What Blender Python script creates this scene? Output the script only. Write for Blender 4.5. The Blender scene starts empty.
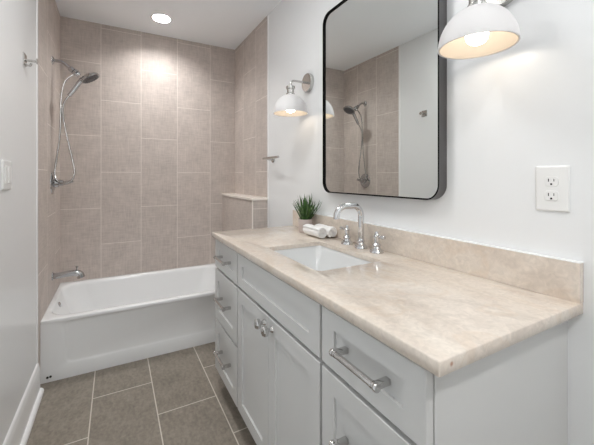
import bpy, bmesh, math, random
from mathutils import Vector, Matrix
random.seed(7)
PI = math.pi
SC = bpy.context.scene
COL = SC.collection

# ------------------------------------------------------------------ camera, world, exposure
cam = bpy.data.cameras.new('camera'); camo = bpy.data.objects.new('camera', cam); COL.objects.link(camo)
cam.sensor_fit = 'HORIZONTAL'; cam.sensor_width = 36.0
cam.lens = 324.364 / 594 * 36
cam.shift_x = (297 - 291.178) / 594
cam.shift_y = -(222.5 - 176.673) / 594
cam.clip_start = 0.02
camo.location = (0, 0, 1.2135)
camo.rotation_euler = (PI / 2, 0, -math.radians(28.479))
SC.camera = camo

world = bpy.data.worlds.new('world'); SC.world = world; world.use_nodes = True
world.node_tree.nodes['Background'].inputs[0].default_value = (0.93, 0.97, 1.0, 1)
world.node_tree.nodes['Background'].inputs[1].default_value = 0.8
SC.view_settings.view_transform = 'Standard'; SC.view_settings.look = 'None'
SC.view_settings.gamma = 1; SC.view_settings.use_curve_mapping = False
SC.view_settings.exposure = 0.12
SC.cycles.max_bounces = 12; SC.cycles.diffuse_bounces = 8; SC.cycles.glossy_bounces = 6
SC.cycles.sample_clamp_indirect = 6.0
SC.cycles.caustics_reflective = False; SC.cycles.caustics_refractive = False
SC.cycles.blur_glossy = 0.5

CAN_POWER = 350.0
ROOM_CAN_POWER = 310.0
BULB_POWER = 12.0

# ------------------------------------------------------------------ room measures (metres)
XL, XR, YB, HC = -0.3858, 1.0625, 3.1513, 2.4941
YFRONT = -1.0
YT = 2.365            # face of the tub apron
XLEDGE = 0.934        # tub side of the low tiled wall
YTL, YTR = 2.288, 2.350   # where the tile starts on the two side walls
TILE, TLEN = 0.3057, 0.604

# ------------------------------------------------------------------ materials
def new_mat(name):
    m = bpy.data.materials.new(name); m.use_nodes = True
    nt = m.node_tree; b = nt.nodes['Principled BSDF']
    return m, nt, b
def mat(name, col, rough=0.5, metal=0.0, spec=0.5, bump=0.0, bscale=200.0, vary=0.0, vscale=6.0, coat=0.0):
    m, nt, b = new_mat(name)
    b.inputs['Base Color'].default_value = (*col, 1); b.inputs['Roughness'].default_value = rough
    b.inputs['Metallic'].default_value = metal; b.inputs['Specular IOR Level'].default_value = spec
    b.inputs['Coat Weight'].default_value = coat; b.inputs['Coat Roughness'].default_value = 0.05
    tc = nt.nodes.new('ShaderNodeTexCoord')
    if bump:
        n = nt.nodes.new('ShaderNodeTexNoise'); n.inputs['Scale'].default_value = bscale; n.inputs['Detail'].default_value = 3
        nt.links.new(tc.outputs['Object'], n.inputs['Vector'])
        bp = nt.nodes.new('ShaderNodeBump'); bp.inputs['Strength'].default_value = bump; bp.inputs['Distance'].default_value = 0.002
        nt.links.new(n.outputs['Fac'], bp.inputs['Height']); nt.links.new(bp.outputs['Normal'], b.inputs['Normal'])
    if vary:
        n2 = nt.nodes.new('ShaderNodeTexNoise'); n2.inputs['Scale'].default_value = vscale; n2.inputs['Detail'].default_value = 4
        nt.links.new(tc.outputs['Object'], n2.inputs['Vector'])
        r = nt.nodes.new('ShaderNodeMapRange'); r.inputs['To Min'].default_value = 1 - vary; r.inputs['To Max'].default_value = 1 + vary
        nt.links.new(n2.outputs['Fac'], r.inputs['Value'])
        vm = nt.nodes.new('ShaderNodeVectorMath'); vm.operation = 'SCALE'; vm.inputs[0].default_value = col
        nt.links.new(r.outputs['Result'], vm.inputs['Scale']); nt.links.new(vm.outputs['Vector'], b.inputs['Base Color'])
    return m

def tile_mat(name, axis_len, axis_wid, o_len, o_wid, c1, c2, grout, blen, bwid, mortar, rough, streak=1.0, floor=False):
    """running-bond tile: long side along axis_len, courses stacked along axis_wid, linen-like weave inside each tile"""
    m, nt, b = new_mat(name); L = nt.links
    tc = nt.nodes.new('ShaderNodeTexCoord'); sp = nt.nodes.new('ShaderNodeSeparateXYZ'); L.new(tc.outputs['Object'], sp.inputs[0])
    def sub(ax, o):
        n = nt.nodes.new('ShaderNodeMath'); n.operation = 'SUBTRACT'; L.new(sp.outputs[ax], n.inputs[0]); n.inputs[1].default_value = o; return n
    a, c = sub(axis_len, o_len), sub(axis_wid, o_wid)
    cb = nt.nodes.new('ShaderNodeCombineXYZ'); L.new(a.outputs[0], cb.inputs[0]); L.new(c.outputs[0], cb.inputs[1])
    br = nt.nodes.new('ShaderNodeTexBrick'); L.new(cb.outputs[0], br.inputs['Vector'])
    br.offset = 0.5; br.offset_frequency = 2; br.squash = 1.0
    br.inputs['Scale'].default_value = 1.0; br.inputs['Brick Width'].default_value = blen; br.inputs['Row Height'].default_value = bwid
    br.inputs['Mortar Size'].default_value = mortar; br.inputs['Mortar Smooth'].default_value = 0.15; br.inputs['Bias'].default_value = 0
    br.inputs['Color1'].default_value = (*c1, 1); br.inputs['Color2'].default_value = (*c2, 1); br.inputs['Mortar'].default_value = (*grout, 1)
    # weave: two crossed streak noises
    def streaks(sx, sy, sc, det=3):
        mp = nt.nodes.new('ShaderNodeMapping'); mp.inputs['Scale'].default_value = (sx, sy, 1); L.new(cb.outputs[0], mp.inputs['Vector'])
        n = nt.nodes.new('ShaderNodeTexNoise'); n.inputs['Scale'].default_value = sc; n.inputs['Detail'].default_value = det
        n.inputs['Roughness'].default_value = 0.6
        L.new(mp.outputs[0], n.inputs['Vector']); return n
    if floor:
        n1, n2, n3 = streaks(1, 1, 9, 8), streaks(1, 1, 60, 6), streaks(1, 2.5, 22, 6)
    else:
        n1, n2, n3 = streaks(0.12, 1, 90, 3), streaks(1, 0.12, 90, 3), streaks(1, 1, 7, 5)
    add = nt.nodes.new('ShaderNodeMath'); add.operation = 'ADD'; L.new(n1.outputs['Fac'], add.inputs[0]); L.new(n2.outputs['Fac'], add.inputs[1])
    add2 = nt.nodes.new('ShaderNodeMath'); add2.operation = 'ADD'; L.new(add.outputs[0], add2.inputs[0]); L.new(n3.outputs['Fac'], add2.inputs[1])
    r = nt.nodes.new('ShaderNodeMapRange'); L.new(add2.outputs[0], r.inputs['Value'])
    r.inputs['From Min'].default_value = 0.9; r.inputs['From Max'].default_value = 2.1
    r.inputs['To Min'].default_value = 1 - 0.26 * streak; r.inputs['To Max'].default_value = 1 + 0.24 * streak
    vm = nt.nodes.new('ShaderNodeVectorMath'); vm.operation = 'SCALE'; L.new(br.outputs['Color'], vm.inputs[0]); L.new(r.outputs[0], vm.inputs['Scale'])
    mx = nt.nodes.new('ShaderNodeMix'); mx.data_type = 'RGBA'; L.new(br.outputs['Fac'], mx.inputs[0])
    L.new(vm.outputs[0], mx.inputs[6]); mx.inputs[7].default_value = (*grout, 1)
    L.new(mx.outputs[2], b.inputs['Base Color'])
    b.inputs['Roughness'].default_value = rough; b.inputs['Specular IOR Level'].default_value = 0.18
    inv = nt.nodes.new('ShaderNodeMath'); inv.operation = 'SUBTRACT'; inv.inputs[0].default_value = 1; L.new(br.outputs['Fac'], inv.inputs[1])
    mul = nt.nodes.new('ShaderNodeMath'); mul.operation = 'MULTIPLY_ADD'; L.new(add2.outputs[0], mul.inputs[0]); mul.inputs[1].default_value = 0.12; L.new(inv.outputs[0], mul.inputs[2])
    bp = nt.nodes.new('ShaderNodeBump'); bp.inputs['Strength'].default_value = 0.35; bp.inputs['Distance'].default_value = 0.0015
    L.new(mul.outputs[0], bp.inputs['Height']); L.new(bp.outputs['Normal'], b.inputs['Normal'])
    return m

def stone_mat(name, spot=None):
    m, nt, b = new_mat(name); L = nt.links
    tc = nt.nodes.new('ShaderNodeTexCoord')
    def noise(sc, det, dist, seed, stretch=(1, 1, 1)):
        mp = nt.nodes.new('ShaderNodeMapping'); mp.inputs['Location'].default_value = (seed, seed * 1.7, 0); mp.inputs['Scale'].default_value = stretch
        mp.inputs['Rotation'].default_value = (0, 0, 0.5)
        L.new(tc.outputs['Object'], mp.inputs['Vector'])
        n = nt.nodes.new('ShaderNodeTexNoise'); n.inputs['Scale'].default_value = sc; n.inputs['Detail'].default_value = det
        n.inputs['Distortion'].default_value = dist; L.new(mp.outputs[0], n.inputs['Vector']); return n
    big = noise(7, 6, 1.2, 3.1, (1.0, 0.6, 1)); fine = noise(55, 8, 1.2, 9.4)
    r1 = nt.nodes.new('ShaderNodeValToRGB'); L.new(big.outputs['Fac'], r1.inputs['Fac'])
    e = r1.color_ramp.elements
    e[0].position = 0.30; e[0].color = (0.60, 0.525, 0.455, 1); e[1].position = 0.72; e[1].color = (0.73, 0.665, 0.59, 1)
    el = r1.color_ramp.elements.new(0.5); el.color = (0.68, 0.605, 0.53, 1)
    r2 = nt.nodes.new('ShaderNodeMapRange'); L.new(fine.outputs['Fac'], r2.inputs['Value']); r2.inputs['From Min'].default_value = 0.3; r2.inputs['From Max'].default_value = 0.7
    r2.inputs['To Min'].default_value = 0.91; r2.inputs['To Max'].default_value = 1.08
    vm = nt.nodes.new('ShaderNodeVectorMath'); vm.operation = 'SCALE'; L.new(r1.outputs[0], vm.inputs[0]); L.new(r2.outputs[0], vm.inputs['Scale'])
    # thin rusty veins where a warped noise crosses its middle value
    vn = noise(3.2, 7, 1.6, 5.5, (1, 0.55, 1))
    s = nt.nodes.new('ShaderNodeMath'); s.operation = 'SUBTRACT'; L.new(vn.outputs['Fac'], s.inputs[0]); s.inputs[1].default_value = 0.5
    ab = nt.nodes.new('ShaderNodeMath'); ab.operation = 'ABSOLUTE'; L.new(s.outputs[0], ab.inputs[0])
    vr = nt.nodes.new('ShaderNodeMapRange'); L.new(ab.outputs[0], vr.inputs['Value']); vr.inputs['From Min'].default_value = 0.0; vr.inputs['From Max'].default_value = 0.03
    vr.inputs['To Min'].default_value = 0.22; vr.inputs['To Max'].default_value = 0.0
    mx = nt.nodes.new('ShaderNodeMix'); mx.data_type = 'RGBA'; L.new(vr.outputs[0], mx.inputs[0]); L.new(vm.outputs[0], mx.inputs[6])
    mx.inputs[7].default_value = (0.60, 0.44, 0.30, 1); out = mx.outputs[2]
    if spot:   # a small rust-coloured fleck in the edge of the slab
        d = nt.nodes.new('ShaderNodeVectorMath'); d.operation = 'DISTANCE'; L.new(tc.outputs['Object'], d.inputs[0]); d.inputs[1].default_value = spot
        sr = nt.nodes.new('ShaderNodeMapRange'); L.new(d.outputs['Value'], sr.inputs['Value']); sr.inputs['From Min'].default_value = 0.002; sr.inputs['From Max'].default_value = 0.006
        sr.inputs['To Min'].default_value = 0.8; sr.inputs['To Max'].default_value = 0
        m2 = nt.nodes.new('ShaderNodeMix'); m2.data_type = 'RGBA'; L.new(sr.outputs[0], m2.inputs[0]); L.new(out, m2.inputs[6]); m2.inputs[7].default_value = (0.36, 0.17, 0.10, 1); out = m2.outputs[2]
    L.new(out, b.inputs['Base Color'])
    b.inputs['Roughness'].default_value = 0.10; b.inputs['Specular IOR Level'].default_value = 0.5
    return m

def glow_mat(name, col, strength):
    m, nt, b = new_mat(name)
    b.inputs['Base Color'].default_value = (0.9, 0.9, 0.9, 1)
    b.inputs['Emission Color'].default_value = (*col, 1); b.inputs['Emission Strength'].default_value = strength
    return m

def opal_mat(name):
    m, nt, b = new_mat(name); L = nt.links
    b.inputs['Base Color'].default_value = (0.76, 0.745, 0.745, 1); b.inputs['Roughness'].default_value = 0.5; b.inputs['Specular IOR Level'].default_value = 0.25; b.inputs['Specular IOR Level'].default_value = 0.25
    tr = nt.nodes.new('ShaderNodeBsdfTranslucent'); tr.inputs['Color'].default_value = (0.95, 0.90, 0.84, 1)
    ms = nt.nodes.new('ShaderNodeMixShader'); ms.inputs[0].default_value = 0.06
    L.new(b.outputs[0], ms.inputs[1]); L.new(tr.outputs[0], ms.inputs[2]); L.new(ms.outputs[0], nt.nodes['Material Output'].inputs['Surface'])
    return m

M = {}
M['paint'] = mat('wall_paint', (0.80, 0.81, 0.815), 0.27, spec=0.45, bump=0.10, bscale=120)
M['ceiling'] = mat('ceiling_paint', (0.90, 0.925, 0.95), 0.8, bump=0.05, bscale=150)
M['trim'] = mat('trim_paint', (0.86, 0.86, 0.86), 0.25)
C1, C2, GR = (0.510, 0.450, 0.412), (0.555, 0.490, 0.450), (0.74, 0.68, 0.63)
M['tile_back'] = tile_mat('wall_tile_back', 2, 0, 0.950, -0.1045, C1, C2, GR, TLEN, TILE, 0.0022, 0.55)
M['tile_side'] = tile_mat('wall_tile_side', 2, 1, 0.953, 2.288, C1, C2, GR, TLEN, TILE, 0.0022, 0.55)
M['tile_face'] = tile_mat('wall_tile_face', 2, 0, 0.963, XLEDGE - TILE - 0.02, C1, C2, GR, TLEN, TILE, 0.0022, 0.55)
M['tile_ledge'] = tile_mat('ledge_tile', 2, 1, 0.953, 2.36, C1, C2, GR, TLEN, 0.85, 0.0022, 0.55)
M['tile_floor'] = tile_mat('floor_tile', 1, 0, 1.778, -0.1098, (0.243, 0.213, 0.178), (0.268, 0.236, 0.20), (0.60, 0.55, 0.48), 0.594, 0.3006, 0.0028, 0.42, 1.7, floor=True)
M['stone'] = stone_mat('beige_marble', (0.533, 0.376, 0.876))
M['cap'] = mat('pale_stone_cap', (0.84, 0.78, 0.72), 0.2, vary=0.06)
M['cab'] = mat('cabinet_paint', (0.60, 0.60, 0.59), 0.38, spec=0.4)
M['cabdark'] = mat('cabinet_gap', (0.20, 0.19, 0.18), 0.6)
M['chrome'] = mat('chrome', (0.70, 0.70, 0.71), 0.05, 1.0)
M['steel'] = mat('cabinet_chrome', (0.62, 0.61, 0.60), 0.10, 1.0)
M['shower'] = mat('shower_chrome', (0.50, 0.50, 0.51), 0.06, 1.0)
M['hose'] = mat('hose_metal', (0.42, 0.41, 0.40), 0.22, 1.0)
M['nickel'] = mat('brushed_nickel', (0.56, 0.55, 0.53), 0.22, 1.0)
M['darkchrome'] = mat('spray_face_rubber', (0.10, 0.10, 0.11), 0.35, 0.3)
M['enamel'] = mat('tub_enamel', (0.80, 0.81, 0.815), 0.12, spec=0.55)
M['ceramic'] = mat('sink_ceramic', (0.68, 0.69, 0.69), 0.07)
M['black'] = mat('frame_side_lit', (0.16, 0.155, 0.155), 0.35, 0.8)  # side of the black frame, reflected light put into its grey
M['mirror'] = mat('mirror_glass', (0.83, 0.855, 0.84), 0.0, 1.0)
M['plastic'] = mat('white_plastic', (0.80, 0.80, 0.79), 0.3)
M['slot'] = mat('dark_slot', (0.02, 0.02, 0.02), 0.6)
M['pot'] = mat('grey_pink_ceramic', (0.52, 0.45, 0.42), 0.5, vary=0.08, vscale=30)
M['soil'] = mat('soil', (0.05, 0.035, 0.025), 0.9, bump=0.8, bscale=120)
M['towel'] = mat('white_terry', (0.88, 0.88, 0.87), 0.95, spec=0.1, bump=0.9, bscale=420)
M['lens'] = glow_mat('can_lens', (1.0, 0.995, 0.985), CAN_POWER)
M['lens_room'] = glow_mat('room_can_lens', (1.0, 0.995, 0.985), ROOM_CAN_POWER)
M['lens_added'] = glow_mat('added_fill_lens', (1.0, 0.995, 0.985), 28.0)  # unseen ceiling fill, added to brighten the room evenly
M['bulb'] = glow_mat('bulb_glass', (1.0, 0.92, 0.81), BULB_POWER)
M['lining'] = mat('shade_lining', (0.43, 0.38, 0.32), 0.6)
M['framelip'] = mat('frame_lip_black', (0.005, 0.005, 0.005), 0.6, spec=0.06)
M['opal'] = opal_mat('opal_shade')
def leaf_mat():
    m, nt, b = new_mat('grass_blade'); L = nt.links
    tc = nt.nodes.new('ShaderNodeTexCoord'); n = nt.nodes.new('ShaderNodeTexNoise'); n.inputs['Scale'].default_value = 45
    L.new(tc.outputs['Object'], n.inputs['Vector'])
    r = nt.nodes.new('ShaderNodeValToRGB'); L.new(n.outputs['Fac'], r.inputs[0])
    r.color_ramp.elements[0].position = 0.35; r.color_ramp.elements[0].color = (0.015, 0.05, 0.011, 1)
    r.color_ramp.elements[1].position = 0.65; r.color_ramp.elements[1].color = (0.065, 0.155, 0.032, 1)
    L.new(r.outputs[0], b.inputs['Base Color']); b.inputs['Roughness'].default_value = 0.45
    return m
M['leaf'] = leaf_mat()

# ------------------------------------------------------------------ helpers
def obj(name, bm, m, parent=None, smooth=False, label=None, angle=35):
    """link a bmesh as ONE mesh object; its vertices are in world space, or in its thing's space when origin was set"""
    bmesh.ops.recalc_face_normals(bm, faces=bm.faces)
    me = bpy.data.meshes.new(name); bm.to_mesh(me); bm.free()
    me.materials.append(m)
    if smooth:
        for p in me.polygons: p.use_smooth = True
        me.set_sharp_from_angle(angle=math.radians(angle))
    o = bpy.data.objects.new(name, me); COL.objects.link(o)
    if parent is not None:
        off = Vector((0, 0, 0)); p = parent
        while p is not None: off += p.location; p = p.parent
        me.transform(Matrix.Translation(-off)); o.parent = parent
    if label: o['label'] = label
    return o
def struct(name, bm, m, parent=None, **k):
    o = obj(name, bm, m, parent, **k)
    if parent is None: o['kind'] = 'structure'
    return o
def thing(name, loc, label, cat, group=None):
    o = bpy.data.objects.new(name, None); COL.objects.link(o); o.location = loc; o.empty_display_size = 0.05
    o['label'] = label; o['category'] = cat
    if group: o['group'] = group
    return o
def tag(o, label, cat, group=None):
    o['label'] = label; o['category'] = cat
    if group: o['group'] = group
    return o
def dup(root, loc, label=None):
    def cp(o, parent):
        c = o.copy(); COL.objects.link(c); c.parent = parent
        for ch in o.children: cp(ch, c)
        return c
    r = cp(root, None); r.location = loc
    if label: r['label'] = label
    return r

def box(bm, x0, x1, y0, y1, z0, z1, bev=0.0, seg=2):
    t = bmesh.new(); bmesh.ops.create_cube(t, size=1)
    for v in t.verts: v.co = Vector(((x0 + x1) / 2 + v.co.x * (x1 - x0), (y0 + y1) / 2 + v.co.y * (y1 - y0), (z0 + z1) / 2 + v.co.z * (z1 - z0)))
    if bev: bmesh.ops.bevel(t, geom=list(t.edges), offset=bev, segments=seg, affect='EDGES', profile=0.5)
    merge(bm, t); return bm
def merge(bm, t, mtx=None):
    if mtx is not None: bmesh.ops.transform(t, matrix=mtx, verts=t.verts)
    me = bpy.data.meshes.new('tmp'); t.to_mesh(me); t.free(); bm.from_mesh(me); bpy.data.meshes.remove(me)
def B(*a, **k): return box(bmesh.new(), *a, **k)
def lathe(bm, prof, centre=(0, 0, 0), axis=(0, 0, 1), n=32, cap=True):
    """revolve (radius, height) pairs about axis"""
    t = bmesh.new(); rings = []
    for r, h in prof:
        if r < 1e-6: rings.append([t.verts.new((0, 0, h))])
        else: rings.append([t.verts.new((r * math.cos(2 * PI * i / n), r * math.sin(2 * PI * i / n), h)) for i in range(n)])
    for a, b in zip(rings, rings[1:]):
        for i in range(n):
            j = (i + 1) % n
            if len(a) == 1 and len(b) == 1: continue
            if len(a) == 1: t.faces.new((a[0], b[i], b[j]))
            elif len(b) == 1: t.faces.new((a[i], a[j], b[0]))
            else: t.faces.new((a[i], a[j], b[j], b[i]))
    if cap:
        for R in (rings[0], rings[-1]):
            if len(R) > 1: t.faces.new(R)
    q = Vector((0, 0, 1)).rotation_difference(Vector(axis).normalized())
    merge(bm, t, Matrix.Translation(centre) @ q.to_matrix().to_4x4()); return bm
def smooth_path(pts, per=8):
    P = [Vector(p) for p in pts]; out = []
    for i in range(len(P) - 1):
        p0 = P[max(i - 1, 0)]; p1 = P[i]; p2 = P[i + 1]; p3 = P[min(i + 2, len(P) - 1)]
        for k in range(per):
            t = k / per
            out.append(0.5 * ((2 * p1) + (p2 - p0) * t + (2 * p0 - 5 * p1 + 4 * p2 - p3) * t * t + (3 * p1 - p0 - 3 * p2 + p3) * t ** 3))
    out.append(P[-1]); return out
def tube(bm, pts, r, n=12, cap=True):
    """sweep a circle (radius a number, or one per point) along pts"""
    P = [Vector(p) for p in pts]; rs = r if isinstance(r, (list, tuple)) else [r] * len(P)
    t = bmesh.new(); rings = []; up = None
    for i, p in enumerate(P):
        d = (P[min(i + 1, len(P) - 1)] - P[max(i - 1, 0)]).normalized()
        if up is None:
            up = Vector((0, 0, 1)) if abs(d.z) < 0.9 else Vector((1, 0, 0))
        up = (up - d * up.dot(d)).normalized(); s = d.cross(up)
        rings.append([t.verts.new(p + (up * math.cos(2 * PI * k / n) + s * math.sin(2 * PI * k / n)) * rs[i]) for k in range(n)])
    for a, b in zip(rings, rings[1:]):
        for k in range(n): t.faces.new((a[k], a[(k + 1) % n], b[(k + 1) % n], b[k]))
    if cap: t.faces.new(rings[0]); t.faces.new(rings[-1])
    merge(bm, t); return bm
def rr(x0, x1, y0, y1, r, n=8):
    """rounded rectangle, 4*(n+1) points"""
    out = []
    for cx, cy, a0 in ((x1 - r, y1 - r, 0), (x0 + r, y1 - r, PI / 2), (x0 + r, y0 + r, PI), (x1 - r, y0 + r, 3 * PI / 2)):
        for k in range(n + 1):
            a = a0 + PI / 2 * k / n; out.append((cx + r * math.cos(a), cy + r * math.sin(a)))
    return out
def loft(bm, loops, close_first=False, close_last=False, ring=False):
    t = bmesh.new(); R = [[t.verts.new(p) for p in L] for L in loops]; n = len(R[0])
    pairs = list(zip(R, R[1:])) + ([(R[-1], R[0])] if ring else [])
    for a, b in pairs:
        for i in range(n):
            j = (i + 1) % n; t.faces.new((a[i], a[j], b[j], b[i]))
    if close_first: t.faces.new(R[0])
    if close_last: t.faces.new(R[-1])
    merge(bm, t); return bm

# ------------------------------------------------------------------ the setting
struct('floor', B(XL - 0.1, XR + 0.1, YFRONT - 0.1, YB + 0.1, -0.1, 0), M['tile_floor'])
# ceiling slab with three round holes for the recessed lights, the widest an added fill
CANS = ((0.3294, 2.809), (0.16, 1.30), (0.34, -0.50)); CAN_R = (0.070, 0.19, 0.075)
bm = bmesh.new(); cuts = (YFRONT - 0.1, -0.2, 1.80, YB + 0.1)
for (cx, cy), r_, ya_, yb_ in zip(CANS, CAN_R, (cuts[1 + 1], cuts[1], cuts[0]), (cuts[3], cuts[2], cuts[1])):
    rect, circ = [], []
    x0_, x1_ = XL - 0.1, XR + 0.1
    angs = sorted([2 * PI * k / 48 for k in range(48)] + [math.atan2(b - cy, a - cx) % (2 * PI) for a in (x0_, x1_) for b in (ya_, yb_)])
    for a in angs:
        dx, dy = math.cos(a), math.sin(a)
        t_ = min(((x1_ - cx) / dx if dx > 1e-9 else (x0_ - cx) / dx if dx < -1e-9 else 1e9), ((yb_ - cy) / dy if dy > 1e-9 else (ya_ - cy) / dy if dy < -1e-9 else 1e9))
        rect.append((cx + dx * t_, cy + dy * t_)); circ.append((cx + dx * r_, cy + dy * r_))
    z0_, z1_ = HC, HC + 0.1
    loft(bm, [[(x, y, z0_) for x, y in rect], [(x, y, z0_) for x, y in circ], [(x, y, z1_) for x, y in circ], [(x, y, z1_) for x, y in rect]], ring=True)
struct('ceiling', bm, M['ceiling'])
bm = bmesh.new()   # unseen doorway, added in the left wall to let world light in
DY0, DY1 = 0.42, 1.30
box(bm, XL - 0.1, XL, YFRONT, DY0, 0, HC); box(bm, XL - 0.1, XL, DY1, YB + 0.1, 0, HC); box(bm, XL - 0.1, XL, DY0, DY1, 2.05, HC)
wl = struct('wall_left', bm, M['paint'])
struct('tile_surround', B(XL - 0.0, XL + 0.0012, YTL, YB, 0, HC), M['tile_side'], wl, label='beige linen-look tile')
wr = struct('wall_right', B(XR, XR + 0.1, YFRONT, YB + 0.1, 0, HC), M['paint'])
struct('tile_surround', B(XR - 0.0012, XR, YTR, YB, 0, HC), M['tile_side'], wr, label='beige linen-look tile')
wb = struct('wall_back', B(XL, XR, YB, YB + 0.1, 0, HC), M['tile_back'])
struct('wall_front', B(XL, XR, YFRONT - 0.1, YFRONT, 0, HC), M['paint'])
# white edging strips where tile meets paint
struct('trim_1', B(XL, XL + 0.004, YTL - 0.022, YTL, 0.17, HC, bev=0.001), M['trim'])
struct('trim_2', B(XR - 0.004, XR, YTR - 0.022, YTR, 0, HC, bev=0.001), M['trim'])
bm = bmesh.new(); box(bm, XL, XL + 0.016, DY1, DY1 + 0.065, 0, 2.115, bev=0.002); box(bm, XL, XL + 0.016, DY0 - 0.065, DY0, 0, 2.115, bev=0.002); box(bm, XL, XL + 0.016, DY0, DY1, 2.05, 2.115, bev=0.002)
struct('trim_3', bm, M['trim'])  # casing around the added doorway
YLG = 2.353
# low tiled wall at the foot of the tub, with a stone cap
lw = struct('wall_ledge', B(XLEDGE, XR - 0.002, YLG, YB - 0.001, 0, 1.028), M['tile_ledge'])
struct('tile_face', B(XLEDGE + 0.001, XR - 0.002, YLG - 0.0012, YLG, 0, 1.028), M['tile_face'], lw)
struct('corner_trim', B(XLEDGE - 0.0015, XLEDGE + 0.006, YLG - 0.0035, YLG + 0.004, 0, 1.028, bev=0.001), M['cap'], lw, label='pale corner strip')
struct('stone_cap', B(XLEDGE - 0.008, XR - 0.002, YLG - 0.012, YB - 0.001, 1.028, 1.0475, bev=0.002), M['cap'], lw, label='pale stone cap')
# baseboards
def base_profile(x, s, y0, y1):
    prof = [(0, 0), (0.014, 0), (0.014, 0.118), (0.0125, 0.126), (0.0125, 0.134), (0.010, 0.142), (0.0085, 0.155), (0.005, 0.166), (0.0, 0.170)]
    bm = bmesh.new(); loft(bm, [[(x + s * a, y, z) for a, z in prof] for y in (y0, y1)], True, True); return bm
def shoe_profile(x, s, y0, y1):
    prof = [(0, 0), (0.018, 0)] + [(0.018 * math.cos(a), 0.022 * math.sin(a)) for a in (0.3, 0.6, 0.9, 1.2, 1.5)] + [(0, 0.022)]
    bm = bmesh.new(); loft(bm, [[(x + s * a, y, z) for a, z in prof] for y in (y0, y1)], True, True); return bm
bl = struct('baseboard_left', base_profile(XL, 1, DY1 + 0.07, YTL - 0.003), M['trim'], smooth=True)
struct('shoe_moulding', shoe_profile(XL + 0.014, 1, DY1 + 0.07, YTL - 0.003), M['trim'], bl, smooth=True)
brt = struct('baseboard_right', base_profile(XR, -1, 1.905, YTR - 0.025), M['trim'], smooth=True)

# ------------------------------------------------------------------ bathtub
def L3(pts, z): return [(x, y, z) for x, y in pts]
tub = thing('bathtub', ((XL + XLEDGE) / 2, (YT + YB) / 2, 0), 'white alcove bathtub under the shower between the tiled walls', 'bathtub')
x0, x1, y0, y1, ZR = XL + 0.0016, XLEDGE - 0.002, YT - 0.003, YB - 0.002, 0.368
loops = [L3(rr(x0, x1, y0 + 0.014, y1, 0.004), 0.0), L3(rr(x0, x1, y0 + 0.014, y1, 0.004), ZR - 0.022), L3(rr(x0, x1, y0, y1, 0.004), ZR - 0.020),
         L3(rr(x0, x1, y0 - 0.001, y1, 0.004), ZR - 0.007), L3(rr(x0, x1, y0 + 0.001, y1, 0.006), ZR - 0.002), L3(rr(x0 + 0.002, x1 - 0.002, y0 + 0.006, y1 - 0.002, 0.01), ZR)]
ix0, ix1, iy0, iy1 = x0 + 0.012, x1 - 0.05, y0 + 0.040, y1 - 0.034
for d, z, r in ((0.0, ZR, 0.13), (0.007, ZR - 0.0012, 0.135), (0.014, ZR - 0.006, 0.14), (0.019, ZR - 0.016, 0.145), (0.022, ZR - 0.032, 0.145)):
    loops.append(L3(rr(ix0 + d, ix1 - d, iy0 + d, iy1 - d, r, 8), z))
for f in (0.15, 0.35, 0.6, 0.8, 0.92, 1.0):
    z = ZR - 0.032 - f * 0.275; g = f if f < 0.8 else f + (f - 0.8) * 1.2
    loops.append(L3(rr(ix0 + 0.022 + 0.10 * g, ix1 - 0.022 - 0.13 * g, iy0 + 0.022 + 0.045 * g, iy1 - 0.022 - 0.05 * g, 0.14), z))
bm = bmesh.new(); loft(bm, loops, False, True); obj('tub_basin', bm, M['enamel'], tub, smooth=True, angle=50)
# apron with a shallow embossed panel (x, z outlines)
def LA(pts, y): return [(x, y, z) for x, z in pts]
ya = YT - 0.002
apron = [LA(rr(x0, x1, 0.001, ZR - 0.021, 0.003), ya + 0.012), LA(rr(x0, x1, 0.001, ZR - 0.021, 0.003), ya), LA(rr(-0.272, 0.86, 0.082, ZR - 0.0215, 0.05), ya),
         LA(rr(-0.264, 0.852, 0.090, ZR - 0.0225, 0.046), ya + 0.0035), LA(rr(-0.252, 0.84, 0.102, ZR - 0.0235, 0.04), ya + 0.006)]
bm = bmesh.new(); loft(bm, apron, True, True); obj('apron', bm, M['enamel'], tub, smooth=True, angle=50)
bm = bmesh.new()
lathe(bm, [(0.0, -0.0005), (0.0068, -0.0005), (0.0068, 0.002), (0, 0.002)], (-0.351, ya, 0.030), (0, -1, 0), 14)
lathe(bm, [(0.0, -0.0005), (0.0068, -0.0005), (0.0068, 0.002), (0, 0.002)], (-0.336, ya, 0.032), (0, -1, 0), 14)
obj('apron_marks', bm, M['slot'], tub, label='two small black marks low on the apron')  # dark discs for the small black marks
bm = bmesh.new(); lathe(bm, [(0.0, 0.014), (0.013, 0.014), (0.019, 0.010), (0.020, -0.003), (0, -0.003)], (ix0 + 0.026, 2.765, 0.318), (0.95, 0, 0.3), 20)
obj('overflow_cover', bm, M['chrome'], tub, smooth=True, label='chrome overflow cover')
bm = bmesh.new(); lathe(bm, [(0.0, 0.006), (0.02, 0.006), (0.032, 0.002), (0.034, 0.0), (0, 0)], (-0.12, 2.77, 0.0612), (0, 0, 1), 20)
obj('drain', bm, M['chrome'], tub, smooth=True, label='chrome drain')

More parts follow.
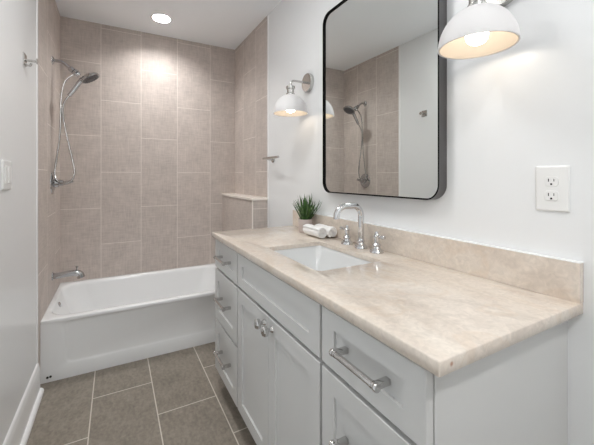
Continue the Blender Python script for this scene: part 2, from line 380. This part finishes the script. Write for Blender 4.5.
# ------------------------------------------------------------------ shower fittings on the left tiled wall
YS = 2.7714; XW = XL + 0.0012
sh = thing('shower_head_set', (XW, YS, 2.02), 'chrome shower arm holding a round spray head with a long looping hose', 'shower')
bm = bmesh.new(); lathe(bm, [(0.0, 0), (0.030, 0), (0.029, 0.004), (0.018, 0.012), (0.012, 0.014), (0, 0.014)], (XW, YS, 2.0215), (1, 0, 0), 24)
obj('escutcheon', bm, M['shower'], sh, smooth=True)
bm = bmesh.new(); tube(bm, smooth_path([(XW, YS, 2.0215), (-0.34, YS, 2.021), (-0.312, YS, 2.008), (-0.288, YS, 1.986), (-0.262, YS, 1.966)], 6), 0.0112)
obj('shower_arm', bm, M['shower'], sh, smooth=True)
bm = bmesh.new()
d = Vector((0.036, 0, -0.028)).normalized()
lathe(bm, [(0, -0.024), (0.016, -0.024), (0.020, -0.017), (0.020, 0.004), (0.017, 0.007), (0.024, 0.011), (0.026, 0.026), (0.020, 0.033), (0.019, 0.050), (0, 0.052)], (-0.266, YS, 1.969), d, 20)
lathe(bm, [(0, -0.018), (0.015, -0.018), (0.0155, 0.012), (0.010, 0.018), (0, 0.018)], (-0.243, YS - 0.004, 1.947), (-0.55, -0.3, -0.8), 16)
obj('diverter_bracket', bm, M['shower'], sh, smooth=True)
nrm = Vector((0.50, -0.06, -0.86)).normalized(); hc = Vector((-0.161, YS, 1.930))
bm = bmesh.new()
lathe(bm, [(0, -0.034), (0.020, -0.033), (0.034, -0.024), (0.056, -0.016), (0.066, -0.004), (0.068, 0.003), (0.065, 0.008), (0.06, 0.0085), (0.0, 0.0085)], hc, nrm, 40)
head = obj('spray_head', bm, M['shower'], sh, smooth=True)
bm = bmesh.new(); lathe(bm, [(0, 0.0), (0.058, 0.0), (0.057, 0.0105), (0.045, 0.0115), (0.044, 0.0105), (0.024, 0.0105), (0.023, 0.013), (0, 0.013)], hc, nrm, 36)
for ring, cnt in ((0.034, 12), (0.0515, 18)):
    q = Vector((0, 0, 1)).rotation_difference(nrm)
    for k in range(cnt):
        a = 2 * PI * k / cnt; p = hc + q @ Vector((ring * math.cos(a), ring * math.sin(a), 0.010))
        lathe(bm, [(0.003, 0), (0.0018, 0.0045), (0, 0.0045)], p, nrm, 8)
obj('spray_face', bm, M['darkchrome'], head, smooth=True, label='dark nozzle face')
hp = smooth_path([(-0.205, YS, 1.915), (-0.222, YS, 1.894), (-0.250, YS, 1.846), (-0.274, YS, 1.808), (-0.288, YS, 1.786)], 5)
bm = bmesh.new(); tube(bm, hp, [0.0185 - 0.005 * i / (len(hp) - 1) for i in range(len(hp))], 14)
obj('handle', bm, M['shower'], head, smooth=True)
bm = bmesh.new()
tube(bm, smooth_path([(-0.247, YS - 0.004, 1.942), (-0.272, YS - 0.01, 1.930), (-0.308, YS - 0.012, 1.885), (-0.326, YS - 0.012, 1.82), (-0.333, YS - 0.012, 1.74), (-0.335, YS - 0.014, 1.64), (-0.341, YS - 0.016, 1.49),
                      (-0.362, YS - 0.02, 1.30), (-0.366, YS - 0.03, 1.235), (-0.352, YS - 0.045, 1.188), (-0.312, YS - 0.055, 1.166), (-0.272, YS - 0.055, 1.182), (-0.252, YS - 0.05, 1.235),
                      (-0.262, YS - 0.04, 1.32), (-0.298, YS - 0.03, 1.50), (-0.322, YS - 0.02, 1.65), (-0.316, YS - 0.01, 1.73), (-0.288, YS, 1.786)], 8), 0.0062, 10)
obj('hose', bm, M['hose'], sh, smooth=True, label='flexible metal hose')

sv = thing('shower_valve', (XW, YS, 1.17), 'round chrome shower valve with lever on the left tiled wall', 'shower valve')
bm = bmesh.new(); lathe(bm, [(0, 0), (0.080, 0), (0.078, 0.005), (0.05, 0.012), (0.034, 0.018), (0, 0.018)], (XW, YS, 1.17), (1, 0, 0), 36); obj('escutcheon', bm, M['shower'], sv, smooth=True)
bm = bmesh.new(); lathe(bm, [(0, 0.01), (0.034, 0.012), (0.031, 0.036), (0.022, 0.040), (0.020, 0.062), (0.016, 0.066), (0, 0.067)], (XW, YS, 1.17), (1, 0, 0), 24); obj('valve_hub', bm, M['shower'], sv, smooth=True)
bm = bmesh.new(); tube(bm, smooth_path([(XW + 0.05, YS, 1.168), (XW + 0.075, YS - 0.006, 1.169), (XW + 0.105, YS - 0.010, 1.178), (XW + 0.122, YS - 0.012, 1.184)], 5), [0.013] * 8 + [0.0115] * 8, 12)
obj('lever', bm, M['shower'], sv, smooth=True)

sp = thing('tub_spout', (XW, YS, 0.52), 'chrome tub spout on the tiled wall above the bathtub', 'spout')
path = smooth_path([(XW, YS, 0.522), (-0.34, YS, 0.523), (-0.29, YS, 0.527), (-0.245, YS, 0.526), (-0.222, YS, 0.512), (-0.215, YS, 0.490)], 6)
rad = [0.021 + 0.004 * max(0, (i - 12) / 18) for i in range(len(path))]
bm = bmesh.new(); tube(bm, path, rad, 18); obj('spout_body', bm, M['shower'], sp, smooth=True)
bm = bmesh.new(); lathe(bm, [(0, 0), (0.030, 0), (0.028, 0.006), (0.022, 0.009), (0, 0.009)], (XW, YS, 0.522), (1, 0, 0), 24); obj('flange', bm, M['shower'], sp, smooth=True)
bm = bmesh.new(); lathe(bm, [(0, 0), (0.005, 0), (0.005, 0.018), (0.009, 0.020), (0.009, 0.028), (0, 0.029)], (-0.243, YS, 0.545), (0.1, 0, 1), 14); obj('diverter_knob', bm, M['shower'], sp, smooth=True)

# ------------------------------------------------------------------ hooks, switch, outlet
def flat_plate(bm, x, s, y0, y1, z0, z1, t, r=0.004):
    """plate on a side wall at x, thickness t towards s"""
    def LP(pts, xx): return [(xx, y, z) for y, z in pts]
    loft(bm, [LP(rr(y0, y1, z0, z1, r), x), LP(rr(y0, y1, z0, z1, r), x + s * t * 0.5), LP(rr(y0 + t * .5, y1 - t * .5, z0 + t * .5, z1 - t * .5, r), x + s * t * 0.95), LP(rr(y0 + t, y1 - t, z0 + t, z1 - t, r * .8), x + s * t)], True, True)
    return bm
rh = thing('robe_hook', (XL, 1.988, 1.775), 'small brushed metal robe hook on the white left wall', 'hook')
bm = bmesh.new(); flat_plate(bm, XL, 1, 1.960, 2.018, 1.752, 1.808, 0.006); obj('wall_plate', bm, M['nickel'], rh)
bm = bmesh.new(); tube(bm, [(XL + 0.005, 1.988, 1.776), (-0.337, 1.988, 1.776)], 0.006, 12); lathe(bm, [(0, 0), (0.006, 0), (0.014, 0.003), (0.014, 0.008), (0, 0.009)], (-0.341, 1.988, 1.777), (1, 0, 0), 20)
obj('upper_peg', bm, M['nickel'], rh, smooth=True)
bm = bmesh.new(); tube(bm, smooth_path([(XL + 0.005, 1.988, 1.758), (-0.372, 1.988, 1.752), (-0.362, 1.988, 1.753), (-0.358, 1.988, 1.764)], 5), 0.005, 10); obj('lower_peg', bm, M['nickel'], rh, smooth=True)

th = thing('towel_bar', (XR, 2.245, 1.342), 'short brushed metal towel bar on the white wall beside the tile', 'towel bar')
bm = bmesh.new(); lathe(bm, [(0, 0), (0.023, 0), (0.023, 0.006), (0.015, 0.010), (0, 0.010)], (XR, 2.245, 1.342), (-1, 0, 0), 24); obj('wall_plate', bm, M['nickel'], th, smooth=True)
bm = bmesh.new(); tube(bm, [(XR - 0.006, 2.245, 1.342), (0.980, 2.236, 1.3495)], 0.0075, 12); obj('post', bm, M['nickel'], th, smooth=True)
bm = bmesh.new(); tube(bm, [(0.980, 2.246, 1.3495), (0.980, 1.992, 1.3495)], 0.0085, 14); obj('crossbar', bm, M['nickel'], th, smooth=True)

sw = thing('light_switch', (XL, 1.69, 1.22), 'white double light switch plate on the bare left wall', 'switch')
bm = bmesh.new(); flat_plate(bm, XL, 1, 1.634, 1.750, 1.162, 1.279, 0.006); obj('switch_plate', bm, M['plastic'], sw)
for yc in (1.669, 1.715):
    bm = bmesh.new(); box(bm, XL + 0.004, XL + 0.009, yc - 0.0165, yc + 0.0165, 1.187, 1.254, bev=0.0015); obj('rocker', bm, M['plastic'], sw)

ot = thing('electrical_outlet', (XR, 0.4435, 1.18), 'white double electrical outlet on the wall right of the mirror', 'outlet')
bm = bmesh.new(); flat_plate(bm, XR, -1, 0.404, 0.483, 1.118, 1.2435, 0.006); obj('cover_plate', bm, M['plastic'], ot)
for zc in (1.2005, 1.161):
    bm = bmesh.new(); pts = []
    for k in range(40):
        a = 2 * PI * k / 40; pts.append((max(-0.0165, min(0.0165, 0.0178 * math.cos(a))), max(-0.0135, min(0.0135, 0.0172 * math.sin(a)))))
    loft(bm, [[(XR - xx, 0.4435 + a * q, zc + b * q) for a, b in pts] for xx, q in ((0.005, 1), (0.0072, 1), (0.0078, 0.96))], True, True)
    rc = obj('receptacle', bm, M['plastic'], ot)
    bm = bmesh.new()
    box(bm, XR - 0.0081, XR - 0.0074, 0.4435 + 0.0052, 0.4435 + 0.0074, zc - 0.001, zc + 0.0075); box(bm, XR - 0.0081, XR - 0.0074, 0.4435 - 0.0072, 0.4435 - 0.0054, zc + 0.0, zc + 0.0070)
    lathe(bm, [(0, 0), (0.0027, 0), (0.0027, 0.0007), (0, 0.0007)], (XR - 0.0074, 0.4435, zc - 0.0075), (-1, 0, 0), 14)
    obj('slots', bm, M['slot'], rc, label='black plug slots')

# ------------------------------------------------------------------ mirror
mi = thing('wall_mirror', (XR, 1.138, 1.62), 'tall rounded rectangular mirror with thin black frame above the sink', 'mirror')
my0, my1, mz0, mz1, MD = 0.768, 1.508, 1.1265, 2.112, 0.045
def LM(o, x, r): return [(x, y, z) for y, z in rr(my0 + o, my1 - o, mz0 + o, mz1 - o, r, 12)]
bm = bmesh.new()
loft(bm, [LM(0, XR - 0.001, 0.058), LM(0, XR - MD + 0.002, 0.058), LM(0.0046, XR - MD + 0.002, 0.0534), LM(0.0046, XR - 0.001, 0.0534)], ring=True)
fr_ = obj('frame', bm, M['black'], mi, smooth=True, label='side of the black frame, reflected light in its colour')
bm = bmesh.new()
loft(bm, [LM(0, XR - MD + 0.0022, 0.058), LM(0, XR - MD + 0.0006, 0.058), LM(0.0006, XR - MD, 0.0574), LM(0.0046, XR - MD, 0.0534), LM(0.0050, XR - MD + 0.0004, 0.053), LM(0.0050, XR - MD + 0.009, 0.053), LM(0.0047, XR - MD + 0.009, 0.0533), LM(0.0047, XR - MD + 0.0022, 0.0533)], ring=True)
obj('frame_lip', bm, M['framelip'], fr_, smooth=True, label='black front edge')
bm = bmesh.new(); loft(bm, [LM(0.0052, XR - 0.031, 0.0525), LM(0.0052, XR - 0.0355, 0.0525)], True, True)
obj('mirror_glass', bm, M['mirror'], mi)

# ------------------------------------------------------------------ wall sconces
SX, SZR = 0.930, 1.594      # shade axis and rim height
def make_sconce(y, label):
    s = thing('wall_sconce', (XR, y, 1.797), label, 'wall lamp', 'wall sconces beside the mirror')
    bm = bmesh.new(); lathe(bm, [(0, 0), (0.056, 0), (0.0565, 0.003), (0.0565, 0.020), (0.054, 0.023), (0, 0.023)], (XR, y, 1.797), (-1, 0, 0), 40); obj('back_plate', bm, M['nickel'], s, smooth=True)
    bm = bmesh.new()
    tube(bm, smooth_path([(XR - 0.02, y, 1.795), (1.0, y, 1.795), (SX + 0.03, y, 1.795), (SX + 0.009, y, 1.790), (SX, y, 1.772), (SX, y, 1.735)], 6), 0.0065, 12)
    obj('arm', bm, M['nickel'], s, smooth=True)
    bm = bmesh.new(); lathe(bm, [(0, 0.066), (0.008, 0.066), (0.009, 0.052), (0.026, 0.050), (0.027, 0.034), (0.021, 0.032), (0.021, 0.010), (0.026, 0.006), (0.026, -0.002), (0, -0.002)], (SX, y, SZR + 0.1145), (0, 0, 1), 28)
    obj('socket_cup', bm, M['nickel'], s, smooth=True)
    R, H = 0.1045, 0.116
    out = [(R * math.cos(a), H * math.sin(a)) for a in [PI / 2 * i / 16 for i in range(15)]] + [(0.020, H * 0.992)]
    inn = [(max(r - 0.0035, 0.0), max(h - 0.0035, 0)) for r, h in out][::-1]
    bm = bmesh.new(); lathe(bm, out + inn + [out[0]], (SX, y, SZR), (0, 0, 1), 48, cap=False)
    shd = obj('shade', bm, M['opal'], s, smooth=True, label='white dome shade')
    bm = bmesh.new(); l1 = [(max(r - 0.0040, 0.001), max(h - 0.0040, 0.0003)) for r, h in out]; l2 = [(max(r - 0.0008, 0.0005), h - 0.0008 if h > 0.002 else h) for r, h in l1][::-1]
    lathe(bm, l1 + l2 + [l1[0]], (SX, y, SZR), (0, 0, 1), 48, cap=False); obj('shade_lining', bm, M['lining'], shd, smooth=True, label='cream inside of the shade')
    bm = bmesh.new(); lathe(bm, [(0, 0.0), (0.012, 0.001), (0.022, 0.006), (0.0285, 0.016), (0.030, 0.028), (0.027, 0.042), (0.019, 0.056), (0.014, 0.066), (0.0135, 0.085), (0, 0.085)], (SX, y, SZR + 0.006), (0, 0, 1), 24)
    obj('bulb', bm, M['bulb'], s, smooth=True, label='lit frosted bulb')
    return s
s1 = make_sconce(1.722, 'white dome wall sconce near the tub, left of the mirror')
s2 = dup(s1, (XR, 0.575, 1.797), 'white dome wall sconce above the outlet, right of the mirror')

# ------------------------------------------------------------------ recessed ceiling lights and an added ceiling fill
def can(x, y, R, depth, lens, label):
    c = thing('recessed_light', (x, y, HC), label, 'ceiling light')
    bm = bmesh.new(); lathe(bm, [(R - 0.0005, 0.0), (R + 0.012, 0.0), (R + 0.011, 0.003), (R + 0.002, 0.004), (R - 0.003, 0.002), (R - 0.003, -depth), (R - 0.0005, -depth), (R - 0.0005, 0.0)], (x, y, HC), (0, 0, -1), 48, cap=False); obj('trim_ring', bm, M['trim'], c, smooth=True)
    bm = bmesh.new(); lathe(bm, [(0, -depth + 0.004), (R - 0.0035, -depth + 0.003), (R - 0.0035, -depth), (0, -depth)], (x, y, HC), (0, 0, -1), 48); obj('lens', bm, lens, c, smooth=True, label='glowing lens')
can(*CANS[0], CAN_R[0], 0.058, M['lens'], 'round recessed ceiling light over the bathtub')
can(*CANS[1], CAN_R[1], 0.010, M['lens_added'], 'added unseen fill light, wide round ceiling lens in front of the vanity')
can(*CANS[2], CAN_R[2], 0.012, M['lens_room'], 'round recessed ceiling light over the entrance behind the viewer')

# ------------------------------------------------------------------ vanity cabinet
XF = 0.510                      # face of doors and drawers
VY0, VY1 = 0.409, 1.867
va = thing('vanity_cabinet', (0.79, 1.138, 0), 'light grey shaker vanity cabinet under the beige stone countertop', 'cabinet')
bm = bmesh.new()
for y_ in (VY0, 0.757, 1.469, VY1 - 0.018): box(bm, XF + 0.0215, XR - 0.001, y_, y_ + 0.018, 0.100, 0.858, bev=0.0008)          # ends and partitions
box(bm, XF + 0.023, XR - 0.002, VY0 + 0.003, VY1 - 0.003, 0.1005, 0.116)                                                        # bottom
box(bm, XR - 0.010, XR - 0.0015, VY0 + 0.002, VY1 - 0.002, 0.100, 0.857)                                                         # back
box(bm, XF + 0.0225, XF + 0.040, VY0 + 0.002, VY1 - 0.002, 0.106, 0.857)                                                        # face frame
obj('cabinet_body', bm, M['cab'], va)
bm = bmesh.new(); box(bm, 0.605, XR - 0.001, VY0 + 0.004, VY1 - 0.004, 0.0, 0.100); obj('toe_kick', bm, M['cab'], va)
def shaker(y0, y1, z0, z1, fr=0.056):
    """shaker front: flat frame, recessed centre panel"""
    def LF(o, x): return [(x, a, b) for a, b in ((y0 + o, z0 + o), (y1 - o, z0 + o), (y1 - o, z1 - o), (y0 + o, z1 - o))]
    bm = bmesh.new(); fz = min(fr, (z1 - z0) * 0.31)
    def LI(o, x): return [(x, a, b) for a, b in ((y0 + fr + o, z0 + fz + o), (y1 - fr - o, z0 + fz + o), (y1 - fr - o, z1 - fz - o), (y0 + fr + o, z1 - fz - o))]
    loft(bm, [LF(0, XF + 0.020), LF(0, XF + 0.0015), LF(0.0015, XF), LI(0, XF), LI(0.0012, XF + 0.0075)], True, True)
    return bm
def pull(parent, yc, zc, ln=0.142):
    xb = XF - 0.032; bm = bmesh.new()
    for s in (-1, 1):
        box(bm, xb - 0.001, XF + 0.008, yc + s * ln / 2 - 0.007, yc + s * ln / 2 + 0.007, zc - 0.0068, zc + 0.0068, bev=0.001)
        lathe(bm, [(0, -0.0045), (0.0088, -0.0045), (0.0094, -0.0035), (0.0094, 0.0035), (0.0088, 0.0045), (0, 0.0045)], (xb, yc + s * (ln / 2 + 0.006), zc), (0, 1, 0), 18)
        lathe(bm, [(0, -0.0015), (0.0088, -0.0015), (0.0088, 0.0015), (0, 0.0015)], (xb, yc + s * (ln / 2 - 0.006), zc), (0, 1, 0), 18)
    tube(bm, [(xb, yc - ln / 2 - 0.009, zc), (xb, yc + ln / 2 + 0.009, zc)], 0.0078, 16)
    obj('drawer_pull', bm, M['steel'], parent, smooth=True, label='chrome bar pull')
ROWS = ((0.697, 0.851), (0.405, 0.684), (0.112, 0.393))
for (ya_, yb_) in ((0.412, 0.760), (1.484, 1.864)):
    for (za, zb) in ROWS:
        dr = obj('drawer', shaker(ya_, yb_, za, zb), M['cab'], va)
        pull(dr, (ya_ + yb_) / 2, (za + zb) / 2 + (0.0 if zb - za < 0.2 else 0.0))
obj('false_front', shaker(0.772, 1.472, 0.697, 0.851), M['cab'], va)
for (ya_, yb_, yk) in ((0.772, 1.1205, 1.088), (1.1235, 1.472, 1.156)):
    do = obj('door', shaker(ya_, yb_, 0.112, 0.684), M['cab'], va)
    bm = bmesh.new()
    lathe(bm, [(0, 0), (0.0125, 0), (0.011, 0.004), (0.0075, 0.010), (0.0075, 0.017), (0.012, 0.020), (0.018, 0.022), (0.020, 0.026), (0.020, 0.034), (0.016, 0.039), (0, 0.040)], (XF, yk, 0.648), (-1, 0, 0), 8)
    obj('knob', bm, M['steel'], do, label='faceted chrome knob')

# ------------------------------------------------------------------ countertop, backsplash, sink
CX0, CX1, CY0, CY1, CT, CB = 0.4997, XR - 0.001, 0.3759, 1.898, 0.889, 0.859
SX0, SX1, SY0, SY1 = 0.612, 0.905, 0.932, 1.366
def LO(o, z): return [(x, y, z) for x, y in rr(CX0 + o, CX1 - o, CY0 + o, CY1 - o, 0.003, 8)]
def LC(o, z, r=0.022): return [(x, y, z) for x, y in rr(SX0 - o, SX1 + o, SY0 - o, SY1 + o, r + o, 8)]
bm = bmesh.new()
loft(bm, [LO(0, CB + 0.002), LO(0, CT - 0.003), LO(0.001, CT - 0.0008), LO(0.003, CT), LC(0.002, CT), LC(0.0005, CT - 0.0006), LC(0, CT - 0.002), LC(0, CT - 0.020), LC(0.045, CT - 0.020), LC(0.047, CB), LO(0.002, CB)], ring=True)
ct = obj('countertop', bm, M['stone'], smooth=True, angle=50); tag(ct, 'polished beige marble countertop with sink cutout on the grey vanity', 'countertop')
bs = obj('backsplash', B(XR - 0.021, XR - 0.001, CY0, CY1, CT + 0.0002, 0.9914), M['stone']); tag(bs, 'low beige marble backsplash strip along the wall behind the faucet', 'backsplash')
obj('top_strip', B(XR - 0.0215, XR - 0.001, CY0, CY1, 0.9914, 0.9934), M['trim'], bs, label='white strip along the top edge')  # thin white strip over the top of the backsplash
sk = thing('sink', ((SX0 + SX1) / 2, (SY0 + SY1) / 2, 0.74), 'white rectangular undermount sink set into the marble countertop', 'sink')
SB = CT - 0.0205
sl = [LC(0.03, SB), LC(0.004, SB), LC(0.001, SB - 0.003)]
for f in (0.1, 0.3, 0.6, 0.85, 0.95, 1.0):
    g = f + (0 if f < 0.85 else (f - 0.85) * 1.6); sl.append(LC(0.001 - 0.058 * g, SB - 0.003 - 0.125 * f, 0.030 + 0.03 * g))
sl += [LC(-0.125, SB - 0.131, 0.15)]
bm = bmesh.new(); loft(bm, sl, False, True); obj('basin', bm, M['ceramic'], sk, smooth=True, angle=60)
bm = bmesh.new(); lathe(bm, [(0, 0.003), (0.012, 0.003), (0.02, 0.002), (0.022, 0.0), (0, 0)], ((SX0 + SX1) / 2, (SY0 + SY1) / 2, SB - 0.1308), (0, 0, 1), 20); obj('drain', bm, M['chrome'], sk, smooth=True, label='chrome drain')

# ------------------------------------------------------------------ faucet
FX, FY = 0.986, 1.149
fa = thing('faucet', (FX, FY, CT), 'chrome gooseneck faucet with two lever handles behind the sink', 'faucet')
bell = [(0, 0), (0.029, 0), (0.029, 0.005), (0.0255, 0.011), (0.0185, 0.018), (0.0155, 0.026), (0.018, 0.029), (0.018, 0.034), (0.0145, 0.038)]
bm = bmesh.new(); lathe(bm, bell + [(0.0125, 0.05), (0, 0.05)], (FX, FY, CT), (0, 0, 1), 28)
rb = 0.048; zt = 1.083
pts = [(FX, FY, CT + 0.04), (FX, FY, zt - rb)] + [(FX - rb + rb * math.cos(a), FY, zt - rb + rb * math.sin(a)) for a in [PI / 2 * k / 8 for k in range(1, 9)]]
xe = FX - 0.090
pts += [(xe, FY, zt)] + [(xe - rb * math.sin(a), FY, zt - rb + rb * math.cos(a)) for a in [PI / 2 * 1.08 * k / 8 for k in range(1, 9)]]
tube(bm, pts, 0.0136, 18); obj('spout', bm, M['chrome'], fa, smooth=True)
for s in (1, -1):
    hy = FY + s * 0.1005; bm = bmesh.new()
    lathe(bm, bell + [(0.0115, 0.042), (0.0115, 0.060), (0.0135, 0.063), (0.0135, 0.071), (0.0095, 0.076), (0.007, 0.088), (0, 0.090)], (FX, hy, CT), (0, 0, 1), 24)
    h = obj('handle', bm, M['chrome'], fa, smooth=True)
    bm = bmesh.new(); tube(bm, [(FX, hy - s * 0.004, CT + 0.0665), (FX, hy + s * 0.012, CT + 0.067), (FX - 0.002, hy + s * 0.046, CT + 0.070), (FX - 0.002, hy + s * 0.050, CT + 0.070)], [0.007, 0.0065, 0.0085, 0.0065], 12)
    obj('lever', bm, M['chrome'], h, smooth=True)

# ------------------------------------------------------------------ rolled towels
def make_towel(x, y0, y1, r, label, seed, rot):
    rnd = random.Random(seed); turns = 3.3; N = 120; outer, inner = [], []
    th = r * 0.84 / turns
    for i in range(N + 1):
        t = i / N; a = rot + t * turns * 2 * PI; R = r * 0.16 + t * (r * 0.84)
        outer.append((R * math.cos(a), R * math.sin(a))); R2 = max(R - th * 0.74, 0.0006); inner.append((R2 * math.cos(a), R2 * math.sin(a)))
    prof = outer + inner[::-1]; bm = bmesh.new(); loops = []; n = 28
    ph = rnd.random() * 6
    for k in range(n + 1):
        f = k / n; e = min(f, 1 - f); loop = []
        for px, pz in prof:
            a = math.atan2(pz, px); rad = math.hypot(px, pz) / r
            sq = 1 - 0.10 * max(0, 1 - e / 0.05) ** 2 + 0.03 * math.sin(f * 9 + ph) * rad + 0.022 * math.sin(f * 31 + 3 * a + ph) * rad + 0.015 * rnd.uniform(-1, 1) * rad
            yy = y0 + f * (y1 - y0) + (1 - 2 * f) * 0.006 * (1 - rad) + 0.003 * math.sin(2 * a + ph) * (1 if e < 0.04 else 0)
            loop.append((x + px * sq, yy, CT + max(r + pz * sq * 0.96 - 0.0008, 0.0003)))
        loops.append(loop)
    loft(bm, loops, True, True)
    o = obj('rolled_towel', bm, M['towel'], smooth=True, angle=60); tag(o, label, 'towel', 'rolled towels beside the plant'); return o
make_towel(0.942, 1.395, 1.560, 0.0325, 'rolled white hand towel nearest the sink, in front of its twin', 3, 0.6)
make_towel(1.0085, 1.392, 1.548, 0.0325, 'rolled white hand towel against the backsplash, behind its twin', 8, 2.2)

# ------------------------------------------------------------------ potted grass
PX, PY = 0.986, 1.642
pp = thing('potted_plant', (PX, PY, CT), 'small grass plant in a grey ceramic pot beside the rolled towels', 'plant')
bm = bmesh.new(); lathe(bm, [(0, 0), (0.035, 0), (0.038, 0.003), (0.042, 0.040), (0.0435, 0.074), (0.0425, 0.076), (0.040, 0.075), (0.039, 0.062), (0, 0.060)], (PX, PY, CT), (0, 0, 1), 32); obj('pot', bm, M['pot'], pp, smooth=True)
bm = bmesh.new(); lathe(bm, [(0, 0.002), (0.02, 0.003), (0.0385, 0.0), (0, -0.003)], (PX, PY, CT + 0.065), (0, 0, 1), 20); obj('soil', bm, M['soil'], pp)
rnd = random.Random(21); bm = bmesh.new()
for i in range(64):
    a = rnd.uniform(0, 2 * PI); lean = rnd.random() ** 0.8; rr0 = 0.026 * rnd.random() ** 0.5
    b0 = Vector((PX + rr0 * math.cos(a), PY + rr0 * math.sin(a), CT + 0.062)); d = Vector((math.cos(a), math.sin(a), 0)); sd = Vector((-d.y, d.x, 0))
    ln = rnd.uniform(0.112, 0.170) * (1.0 if lean < .75 else 1.08); th0 = 0.05 + lean * 0.66; w = rnd.uniform(0.0036, 0.0056); p = b0.copy(); prev = None; SEG = 7
    tw = rnd.uniform(-0.7, 0.7); sd = sd * math.cos(tw) + d * math.sin(tw)
    for k in range(SEG + 1):
        f = k / SEG; ang = th0 + lean * 0.28 * f; hw = w * (0.75 + 0.6 * f) * (1 - f ** 3) + 0.0002
        nrmv = d * math.cos(ang) - Vector((0, 0, 1)) * math.sin(ang)
        c = [bm.verts.new(p - sd * hw), bm.verts.new(p - nrmv * hw * 0.35), bm.verts.new(p + sd * hw), bm.verts.new(p + nrmv * 0.0005 - nrmv * hw * 0.2)]
        if prev:
            for m_ in range(4): bm.faces.new((prev[m_], prev[(m_ + 1) % 4], c[(m_ + 1) % 4], c[m_]))
        prev = c; p = p + (d * math.sin(ang) + Vector((0, 0, 1)) * math.cos(ang)) * (ln / SEG)
        p.x = min(p.x, XR - 0.028)
obj('grass_blades', bm, M['leaf'], pp, smooth=True, label='green grass blades')
